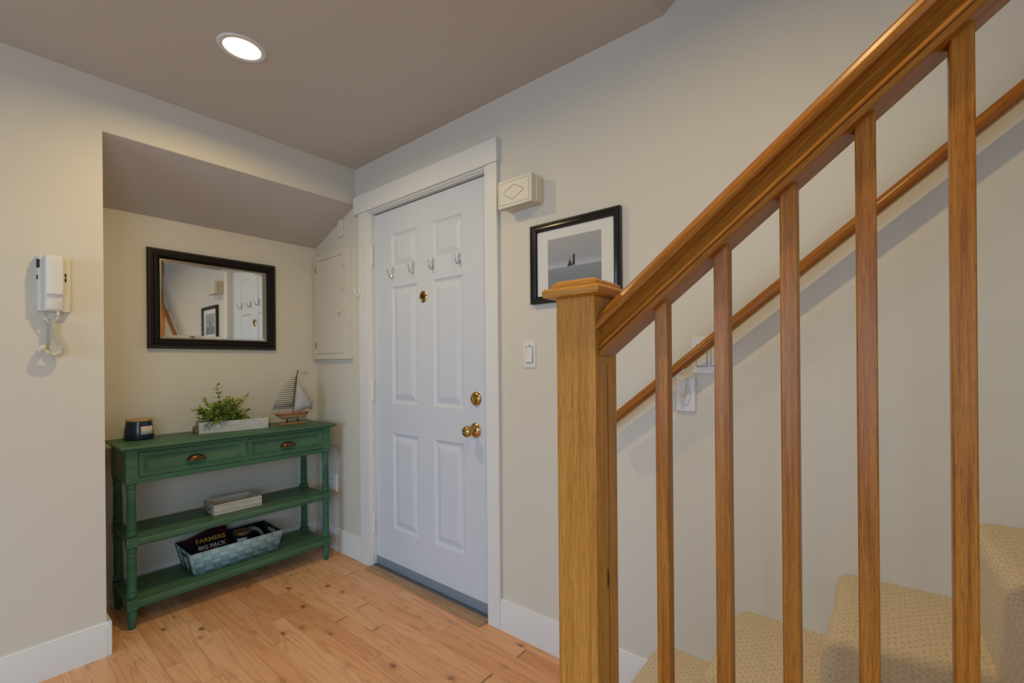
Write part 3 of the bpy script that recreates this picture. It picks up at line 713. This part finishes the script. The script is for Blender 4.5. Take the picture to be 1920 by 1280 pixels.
for (ya, yb) in ((-1.002, -.571), (-.554, -.1485)):
    mb = MB(); za, zc = .6925, .8020; xf = TXF - .003
    mb.box(xf-.30, xf-.014, ya+.01, yb-.01, za+.006, zc-.012)
    mb.frame([(0, 0), (0, .014), (.021, .014), (.0225, .011), (.026, .0095), (.0275, .0055), (.0275, 0)], (ya, yb, za, zc), 0, 1, xf - .012)
    mb.box(xf-.014, xf-.0075, ya+.02, yb-.02, za+.02, zc-.02)
    d_ = obj('drawer', mb, M['greenpanel'], tb, smooth=20)
    # cup pull: half dome shell open at the bottom
    yc = (ya + yb) / 2 + .003; zc2 = .742; vs = []; fs = []; NU, NV = 18, 7; a_, b_, c_ = .040, .021, .026
    for j in range(NV + 1):
        ph_ = (math.pi / 2) * j / NV
        for i in range(NU + 1):
            th = math.pi * i / NU
            vs.append((xf-.006 + c_*math.cos(ph_)**.8*(0 if j == NV else 1)*math.sin(th)**.5 if 0 < i < NU else xf-.006, yc - a_*math.cos(th)*(1), zc2 - .008 + b_*math.sin(th)*math.sin(ph_)*1.35 if 0 < i < NU else zc2 - .008))
    for j in range(NV):
        for i in range(NU): fs.append((j*(NU+1)+i, j*(NU+1)+i+1, (j+1)*(NU+1)+i+1, (j+1)*(NU+1)+i))
    mb = MB().add(vs, fs)
    hp = obj('cup_pull', mb, M['bronze'], d_, smooth=60, label='dark bronze cup pull'); so = hp.modifiers.new('shell', 'SOLIDIFY'); so.thickness = .0018
M['bronze'].node_tree.nodes['Principled BSDF'].inputs['Base Color'].default_value = (.12, .06, .03, 1)
for (z0, z1, zl) in ((.384, .408, .376), (.101, .125, .093)):
    mb = MB(); slabrect(mb, TXB+.004, TXF-.006, -1.040, -.110, [(.002, z0), (0, z0+.002), (0, z1-.004), (.003, z1)])
    mb.box(TXF-.030, TXF-.016, -1.02, -.13, zl-.004, z0)
    obj('shelf', mb, M['green'], tb, smooth=25)
for xc in (-.156, -.441):
    for yc in (-1.0275, -.1225):
        mb = MB(); h = .0205
        mb.box(xc-h, xc+h, yc-h, yc+h, .664, .817); mb.box(xc-h, xc+h, yc-h, yc+h, .374, .420); mb.box(xc-h, xc+h, yc-h, yc+h, .090, .138)
        tp = [(.012, .666), (.0185, .660), (.0195, .650), (.018, .640), (.0155, .636), (.0185, .632), (.0195, .626), (.0180, .620), (.0160, .614), (.0170, .56), (.0178, .50), (.0172, .464), (.0195, .460), (.0195, .455), (.0165, .451), (.0190, .447), (.0200, .438), (.0185, .426), (.014, .420)]
        mb.lathe(tp, (xc, yc, 0), seg=28)
        tp = [(.014, .375), (.0185, .368), (.0198, .358), (.0185, .350), (.0160, .347), (.0190, .343), (.0195, .338), (.0165, .332), (.0172, .28), (.0178, .22), (.0170, .182), (.0195, .178), (.0195, .172), (.0165, .168), (.0192, .163), (.0200, .154), (.0185, .143), (.014, .138)]
        mb.lathe(tp, (xc, yc, 0), seg=28)
        tp = [(.014, .091), (.0190, .086), (.0190, .080), (.0160, .077), (.0185, .073), (.0180, .055), (.0150, .025), (.0130, .008), (.0115, 0)]
        mb.lathe(tp, (xc, yc, 0), seg=28)
        obj('leg', mb, M['green'], tb, bevel=.0015, smooth=40)

# ------------------------------------------------------------------ things on the table
TT = .838
cn = thing('candle', 'dark blue ceramic candle with wooden lid on the left end of the green table', 'candle', (-.372, -.958, TT))
mb = MB().lathe([(0, 0), (.048, 0), (.0575, .003), (.0595, .010), (.056, .05), (.0510, .082), (.0500, .090), (.046, .090), (0, .088)], (-.372, -.957, TT), seg=48, cap=False)
jr = obj('jar', mb, M['navy'], cn, smooth=50)
mb = MB().lathe([(0, .0905), (.0505, .0905), (.052, .093), (.052, .0985), (.050, .1005), (0, .1005)], (-.372, -.957, TT), seg=48, cap=False); obj('lid', mb, M['cork'], cn)
vs = []; fs = []
for k in range(9):
    a = math.radians(-4 + 60 * k / 8)
    for z, r in ((.026, .0590), (.066, .0548)): vs.append((-.372 + r*math.cos(a), -.957 + r*math.sin(a), TT + z))
for k in range(8): fs.append((k*2, k*2+2, k*2+3, k*2+1))
lb = obj('label', MB().add(vs, fs), M['label'], jr); so = lb.modifiers.new('t', 'SOLIDIFY'); so.thickness = .0008; so.offset = 0

def crate(name, label, ox, oy, oz, L, Wd, Hh, th, ang, m_, t=.008, cat='tray', handles=True):
    t_ = thing(name, label, cat, (ox, oy, oz))
    ca, sa = math.cos(ang), math.sin(ang)
    def T(mb):   # local: y along length, x depth
        mb.v = [(ox + x*ca - y*sa, oy + x*sa + y*ca, oz + z) for x, y, z in mb.v]; return mb
    mb = MB().box(-Wd/2+t, Wd/2-t, -L/2+t, L/2-t, 0, t); obj('bottom', T(mb), m_, t_)
    for sx in (-1, 1):
        x0, x1 = sorted((sx*Wd/2, sx*(Wd/2-t))); obj('side_board', T(MB().box(x0, x1, -L/2, L/2, 0, Hh)), m_, t_, bevel=.0012)
    for sy in (-1, 1):
        y0, y1 = sorted((sy*(L/2), sy*(L/2-t))); obj('end_board', T(MB().box(-Wd/2+t, Wd/2-t, y0, y1, 0, Hh)), m_, t_, bevel=.0012)
    return t_, T
pl, T = crate('wooden_planter', 'whitewashed rectangular wooden planter box on the green table top', -.335, -.560, TT, .325, .125, .060, .008, math.radians(-8), M['washed'], cat='planter')
for sy in (-1, 1):
    mb = MB(); y = sy*(.1625+.006)
    mb.tube(cat([(-.028, sy*.1635, .040), (-.030, y+sy*.008, .026), (-.010, y+sy*.010, .008), (.015, y+sy*.010, .007), (.030, y+sy*.008, .024), (.028, sy*.1635, .040)], 6), .0025, 8)
    mb.tube(cat([(-.024, y+sy*.004, .030), (-.004, y+sy*.007, .018), (.018, y+sy*.010, .004)], 6), .002, 6); mb.tube(cat([(.024, y+sy*.004, .032), (.004, y+sy*.007, .018), (-.016, y+sy*.010, .004)], 6), .002, 6)
    obj('rope_handle', T(mb), M['twine'], pl)

# plant
px, py, pz = -.335, -.612, TT + .0085
pt_ = thing('potted_plant', 'small bushy artificial green plant standing in the whitewashed wooden planter', 'plant', (px, py, pz))
mb = MB().lathe([(0, 0), (.030, 0), (.036, .058), (.033, .058), (.030, .05), (0, .05)], (px, py, pz), seg=28, cap=False); obj('pot', mb, M['pot'], pt_)
mbs, mbl = MB(), MB(); rr = random.Random(11)
def leaf(mb, p, d, L, Wd):
    d = d.normalized(); side = d.cross(Vector((rr.uniform(-.3, .3), rr.uniform(-.3, .3), 1))).normalized(); nrm = side.cross(d)
    vs = [p]; fs = []
    for s_, w_ in ((.25, .7), (.5, 1.0), (.78, .62)):
        c_ = p + d*L*s_ + nrm*(-.10*L*s_*s_); vs += [c_ - side*Wd*w_, c_ - nrm*Wd*.25, c_ + side*Wd*w_]
    vs.append(p + d*L + nrm*(-.12*L))
    fs = [(0, 1, 2), (0, 2, 3), (1, 4, 5, 2), (2, 5, 6, 3), (4, 7, 8, 5), (5, 8, 9, 6), (7, 10, 8), (8, 10, 9)]
    mb.add(vs, fs)
for s_ in range(84):
    az = rr.uniform(0, 2*math.pi); tilt = rr.uniform(.15, 1.0)**.6*1.5; L = rr.uniform(.09, .135) * (1.15 if tilt < .6 else 1)
    if s_ == 0: az, tilt, L = -1.9, .12, .195
    if s_ == 1: az, tilt, L = 1.4, .72, .185
    if s_ == 2: az, tilt, L = -1.5, .95, .15
    if s_ == 3: az, tilt, L = 1.55, 1.1, .14
    dirv = Vector((math.sin(tilt)*math.cos(az)*.62, math.sin(tilt)*math.sin(az), math.cos(tilt)))
    p0 = Vector((px, py, pz + .052)); pts = []
    for k in range(9):
        t_ = k / 8; pts.append(p0 + dirv*L*t_ + Vector((0, 0, -.028*t_*t_*math.sin(tilt))))
    mbs.tube(pts, .0011, 5)
    for k in range(3, 9):
        tdir = (pts[k] - pts[k-1]).normalized()
        for q in range(3):
            rv = Vector((rr.uniform(-1, 1), rr.uniform(-1, 1), rr.uniform(-.4, .9))).normalized()
            leaf(mbl, pts[k], tdir*.65 + rv*.8, rr.uniform(.020, .032), rr.uniform(.0058, .0086))
obj('stems', mbs, M['stem'], pt_); obj('foliage', mbl, M['leaf'], pt_, smooth=80)

# sailboat, in the plane x = BX
BX = -.335
bt = thing('sailboat_model', 'small wooden model sailboat with a striped sail on the right end of the green table', 'model sailboat', (BX, -.235, TT))
mb = MB(); mb.box(BX-.018, BX+.018, -.320, -.155, TT, TT+.007); stn = obj('stand', mb, M['orangewood'], bt, bevel=.001)
for y in (-.268, -.206): obj('stand_post', MB().box(BX-.0035, BX+.0035, y-.0035, y+.0035, TT+.007, TT+.034), M['mast'], stn)
def hull(z0, z1, yl0, yl1, yr0, yr1, w0, w1, N_=16):
    vs = []; fs = []
    for (z, ya, yb, w_) in ((z0, yl0, yr0, w0), ((z0+z1)/2, yl0*.35+yl1*.65, yr0*.35+yr1*.65, w0*.3+w1*.7), (z1, yl1, yr1, w1)):
        for s_ in (1, -1):
            for k in range(N_+1):
                t_ = k / N_; y = ya + (yb-ya)*t_; ww = w_*math.sin(math.pi*min(1, max(0, t_**.9)))**.55
                vs.append((BX + s_*ww, y, z))
    R1 = 2*(N_+1)
    for j in range(2):
        for s_ in range(2):
            for k in range(N_):
                a = j*R1 + s_*(N_+1) + k; fs.append((a, a+1, a+R1+1, a+R1))
    for k in range(N_):
        fs.append((k, k+1, N_+1+k+1, N_+1+k)); b = 2*R1; fs.append((b+k, b+k+1, b+N_+1+k+1, b+N_+1+k))
    return MB().add(vs, fs)
hb_ = TT + .031
hl = obj('hull', hull(hb_, hb_+.032, -.300, -.336, -.165, -.138, .010, .024), M['palewood'], bt, smooth=60)
obj('hull_stripe', hull(hb_+.024, hb_+.0295, -.331, -.337, -.141, -.136, .0235, .0245), M['redwood'], hl)
obj('deck', hull(hb_+.031, hb_+.036, -.337, -.342, -.137, -.131, .0235, .0245), M['orangewood'], hl)
mb = MB(); mb.tube([(BX, -.300, hb_+.037), (BX, -.366, hb_+.041)], .0018, 8); obj('bowsprit', mb, M['orangewood'], bt)
mb = MB(); mb.tube([(BX, -.234, hb_+.034), (BX, -.203, 1.172)], .0024, 8); obj('mast', mb, M['mast'], bt)
def sail(name, pts, m_, bel=.010):
    cy = sum(p[0] for p in pts)/len(pts); cz = sum(p[1] for p in pts)/len(pts)
    vs = [(BX + bel, cy, cz)] + [(BX, y, z) for y, z in pts]; n_ = len(pts)
    # subdivide once radially
    mid = [(BX + bel*.75, (y+cy)/2, (z+cz)/2) for y, z in pts]; vs += mid; fs = []
    for k in range(n_):
        k2 = (k+1) % n_; fs += [(0, 1+n_+k, 1+n_+k2), (1+n_+k, 1+k, 1+k2, 1+n_+k2)]
    o = obj(name, MB().add(vs, fs), m_, bt, smooth=80); so = o.modifiers.new('t', 'SOLIDIFY'); so.thickness = .0012; return o
sail('striped_sail', [(-.233, .938), (-.226, .99), (-.219, 1.04), (-.213, 1.09), (-.208, 1.140), (-.238, 1.120), (-.268, 1.092), (-.298, 1.055), (-.323, 1.015), (-.340, .978), (-.349, .940)], M['stripesail'], .004)
sail('canvas_sail', [(-.226, .912), (-.218, .965), (-.210, 1.02), (-.203, 1.092), (-.180, 1.068), (-.155, 1.032), (-.134, .99), (-.118, .950), (-.112, .915), (-.150, .925), (-.190, .905)], M['sail'], .010)
mb = MB(); mb.tube([(BX, -.350, .938), (BX, -.232, .934)], .0016, 6); obj('boom', mb, M['mast'], bt)
mb = MB().add([(BX-.002, -.203, 1.172), (BX+.004, -.180, 1.160), (BX-.003, -.150, 1.160), (BX, -.142, 1.147), (BX+.003, -.165, 1.150), (BX-.002, -.200, 1.148)], [(0, 1, 5), (1, 4, 5), (1, 2, 3), (1, 3, 4)])
fl = obj('flag', mb, M['sail'], bt); so = fl.modifiers.new('t', 'SOLIDIFY'); so.thickness = .001
mb = MB(); mb.tube([(BX, -.350, .940), (BX, -.362, hb_+.041)], .0006, 5); mb.tube([(BX, -.112, .915), (BX, -.134, hb_+.036)], .0006, 5); mb.tube([(BX+.001, -.203, 1.165), (BX+.001, -.252, .95)], .0005, 5); obj('rigging', mb, M['mast'], bt)

# tray on the upper shelf
S1, S2 = .4085, .1255
tr, T = crate('wooden_tray', 'small empty whitewashed wooden tray on the upper shelf of the green table', -.305, -.572, S1, .232, .165, .055, .007, math.radians(0), M['washeddark'])
for sy in (-1, 1):
    mb = MB(); y = sy*(.116+.005)
    mb.tube(cat([(-.030, sy*.1165, .036), (-.022, y+sy*.006, .022), (0, y+sy*.008, .016), (.022, y+sy*.006, .022), (.030, sy*.1165, .036)], 6), .003, 8); obj('rope_handle', T(mb), M['twine'], tr)
    
# woven basket on the lower shelf
bk = thing('woven_basket', 'light blue woven strap basket with handle slots on the lower shelf of the green table', 'basket', (-.335, -.5725, S2))
BH = .118
bx0, bx1, by0, by1 = -.452, -.222, -.772, -.378      # bottom
tx0, tx1, ty0, ty1 = -.468, -.198, -.797, -.355      # rim
def lerp(a, b, t): return a + (b-a)*t
def basket_ring(z, off):
    t = z / BH
    return [(lerp(bx0, tx0, t)+off, lerp(by0, ty0, t)+off), (lerp(bx1, tx1, t)-off, lerp(by0, ty0, t)+off), (lerp(bx1, tx1, t)-off, lerp(by1, ty1, t)-off), (lerp(bx0, tx0, t)+off, lerp(by1, ty1, t)-off)]
def side(mb, k, off, u0, u1, z0, z1):
    def P(u, z):
        r = basket_ring(z, off); a, b = r[k], r[(k+1) % 4]; return (lerp(a[0], b[0], u), lerp(a[1], b[1], u), S2 + z)
    mb.add([P(u0, z0), P(u1, z0), P(u1, z1), P(u0, z1)], [(0, 1, 2, 3)])
def shell(off, th):
    out = []
    mb = MB()
    for k in range(4):
        if k in (1, 3): side(mb, k, off, 0, 1, 0, BH); continue
        side(mb, k, off, 0, .30, 0, BH); side(mb, k, off, .70, 1, 0, BH); side(mb, k, off, .30, .70, 0, .080); side(mb, k, off, .30, .70, .101, BH)
    return mb
o = obj('basket_wall', shell(0, 0), M['weave'], bk); so = o.modifiers.new('t', 'SOLIDIFY'); so.thickness = .0022; so.offset = 0
mb = shell(.0035, 0); r = basket_ring(0, .0035); mb.add([(x, y, S2+.004) for x, y in r], [(0, 1, 2, 3)]); o = obj('lining', mb, M['lining'], bk, label='dark navy lining'); so = o.modifiers.new('t', 'SOLIDIFY'); so.thickness = .0012; so.offset = 0
mb = MB(); r = basket_ring(BH, .001); mb.tube([(x, y, S2+BH) for x, y in r], .003, 8, closed=True)
for k in (0, 2):
    def P(u, z):
        r = basket_ring(z, 0); a, b = r[k], r[(k+1) % 4]; return (lerp(a[0], b[0], u), lerp(a[1], b[1], u), S2 + z)
    mb.tube([P(.30, .080), P(.70, .080), P(.70, .101), P(.30, .101)], .0022, 6, closed=True)
obj('rim', mb, M['weave'], bk, smooth=60)

# bag in the basket
bgx, bgy, bgz = -.330, -.680, S2 + .0065
bg_ = thing('snack_bag', 'dark red snack bag with yellow lettering in the left half of the woven basket', 'bag', (bgx, bgy, bgz))
vs = []; fs = []; NU, NV = 20, 12; tl = math.radians(38)
for s_ in (1, -1):
    for j in range(NV+1):
        for i in range(NU+1):
            u = i/NU*2-1; v_ = j/NV; th_ = .026*(1-abs(u)**3)*(math.sin(math.pi*min(1, v_*1.02))**.6 if 0 < v_ < 1 else .02)
            yl = u*.098*(1 + .02*math.sin(v_*9)); h_ = v_*.205; wr_ = .0022*math.sin(u*14 + v_*7)
            x = -h_*math.sin(tl) + s_*th_*math.cos(tl) + wr_; z = h_*math.cos(tl) + s_*th_*math.sin(tl) + .020 
            vs.append((bgx + .055 + x, bgy + yl, bgz + z*(1 - .18*(u-.2)*(-1 if u < .2 else 0))))
R1 = (NU+1)*(NV+1)
for s_ in range(2):
    for j in range(NV):
        for i in range(NU):
            a = s_*R1 + j*(NU+1)+i; fs.append((a, a+1, a+NU+2, a+NU+1))
for i in range(NU): fs += [(i, i+1, R1+i+1, R1+i), (NV*(NU+1)+i, NV*(NU+1)+i+1, R1+NV*(NU+1)+i+1, R1+NV*(NU+1)+i)]
for j in range(NV): a = j*(NU+1); b = a+NU; fs += [(a, a+NU+1, R1+a+NU+1, R1+a), (b, b+NU+1, R1+b+NU+1, R1+b)]
zmin = min(v[2] for v in vs); vs = [(x, y, z - zmin + bgz) for x, y, z in vs]
xmin = min(v[0] for v in vs); 
obj('pouch', MB().add(vs, fs), M['bag'], bg_, smooth=80)
dzb = bgz - zmin
def text_on_bag(txt, size, u, v_, m_):
    cu = bpy.data.curves.new('txt', 'FONT'); cu.body = txt; cu.size = size; cu.extrude = .0006; cu.align_x = 'CENTER'; cu.offset = .0006
    tmp = bpy.data.objects.new('txt', cu); C.objects.link(tmp)
    bpy.context.view_layer.update()
    me = bpy.data.meshes.new_from_object(tmp.evaluated_get(bpy.context.evaluated_depsgraph_get()))
    bpy.data.objects.remove(tmp)
    h_ = v_*.205; wv = .0285
    org = Vector((bgx + .055 - h_*math.sin(tl) + wv*math.cos(tl), bgy + u*.098, bgz + h_*math.cos(tl) + wv*math.sin(tl) + .020 + dzb - 0))
    xa = Vector((0, 1, 0)); ya = Vector((-math.sin(tl), 0, math.cos(tl))); za = Vector((math.cos(tl), 0, math.sin(tl)))
    vs_ = [org + xa*v.co.x + ya*v.co.y + za*v.co.z for v in me.vertices]; fs_ = [tuple(p.vertices) for p in me.polygons]
    return obj('lettering', MB().add(vs_, fs_), m_, bg_, smooth=20)
text_on_bag('FARMERS', .0335, .10, .60, M['bagyellow']); text_on_bag('BIG PACK', .0290, .10, .42, M['bagwhite'])

# jar candle, pouch and grey bowl in the basket
jr2 = thing('jar_candle', 'black glass jar candle with copper lid in the woven basket', 'candle', (-.290, -.540, S2+.0065))
jx, jy, jz = -.288, -.535, S2 + .0065
mb = MB().lathe([(0, 0), (.040, 0), (.043, .004), (.043, .122), (.040, .126), (0, .126)], (jx, jy, jz), seg=40, cap=False); j1 = obj('jar', mb, M['glassdark'], jr2)
mb = MB().lathe([(0, .127), (.043, .127), (.0445, .129), (.0445, .140), (.042, .143), (0, .143)], (jx, jy, jz), seg=40, cap=False); obj('lid', mb, M['lidbronze'], jr2)
vs = []; fs = []
for k in range(9):
    a = math.radians(-50 + 62*k/8)
    for z in (.066, .112): vs.append((jx + .0436*math.cos(a), jy + .0436*math.sin(a), jz + z))
for k in range(8): fs.append((k*2, k*2+2, k*2+3, k*2+1))
lb = obj('label', MB().add(vs, fs), mat('white_label', (.42, .43, .46), .7), j1); so = lb.modifiers.new('t', 'SOLIDIFY'); so.thickness = .0008; so.offset = 0
vs = []; fs = []; NA, NB_ = 16, 10
for j in range(NB_+1):
    ph_ = math.pi*j/NB_
    for i in range(NA):
        a = 2*math.pi*i/NA; rx_ = .042*math.sin(ph_)**.7; vs.append((-.252 + .020*math.sin(ph_)**.7*math.cos(a), -.708 + .048*math.sin(ph_)**.7*math.sin(a), S2+.0065+.048 - .048*math.cos(ph_)))
for j in range(NB_):
    for i in range(NA): fs.append((j*NA+i, j*NA+(i+1) % NA, (j+1)*NA+(i+1) % NA, (j+1)*NA+i))
tag(obj('pouch', MB().add(vs, fs), M['bluecloth'], smooth=80), 'dark blue soft pouch in the front left corner of the woven basket', 'pouch')
vs = []; NS = 14
mb = MB(); arc = []
for k in range(NS+1):
    a = math.radians(8 + 92*k/NS); arc.append((-.345 + .0*k, -.478 + .075*math.cos(a), S2 + .050 + .090*math.sin(a)))
outer = arc; inner = [(x, y*1 - .0 + (-.478 - y)*.22, z - (z - S2 - .05)*.20) for x, y, z in arc]
poly = [(y, z) for x, y, z in outer] + [(y, z) for x, y, z in inner[::-1]]
mb.prism(poly, 0, -.350, -.325)
mb.box(-.350, -.325, -.422, -.400, S2+.0065, S2+.064)
tag(obj('plastic_hook', mb, M['greyplastic'], bevel=.003), 'curved grey plastic piece in the right end of the woven basket', 'plastic piece')
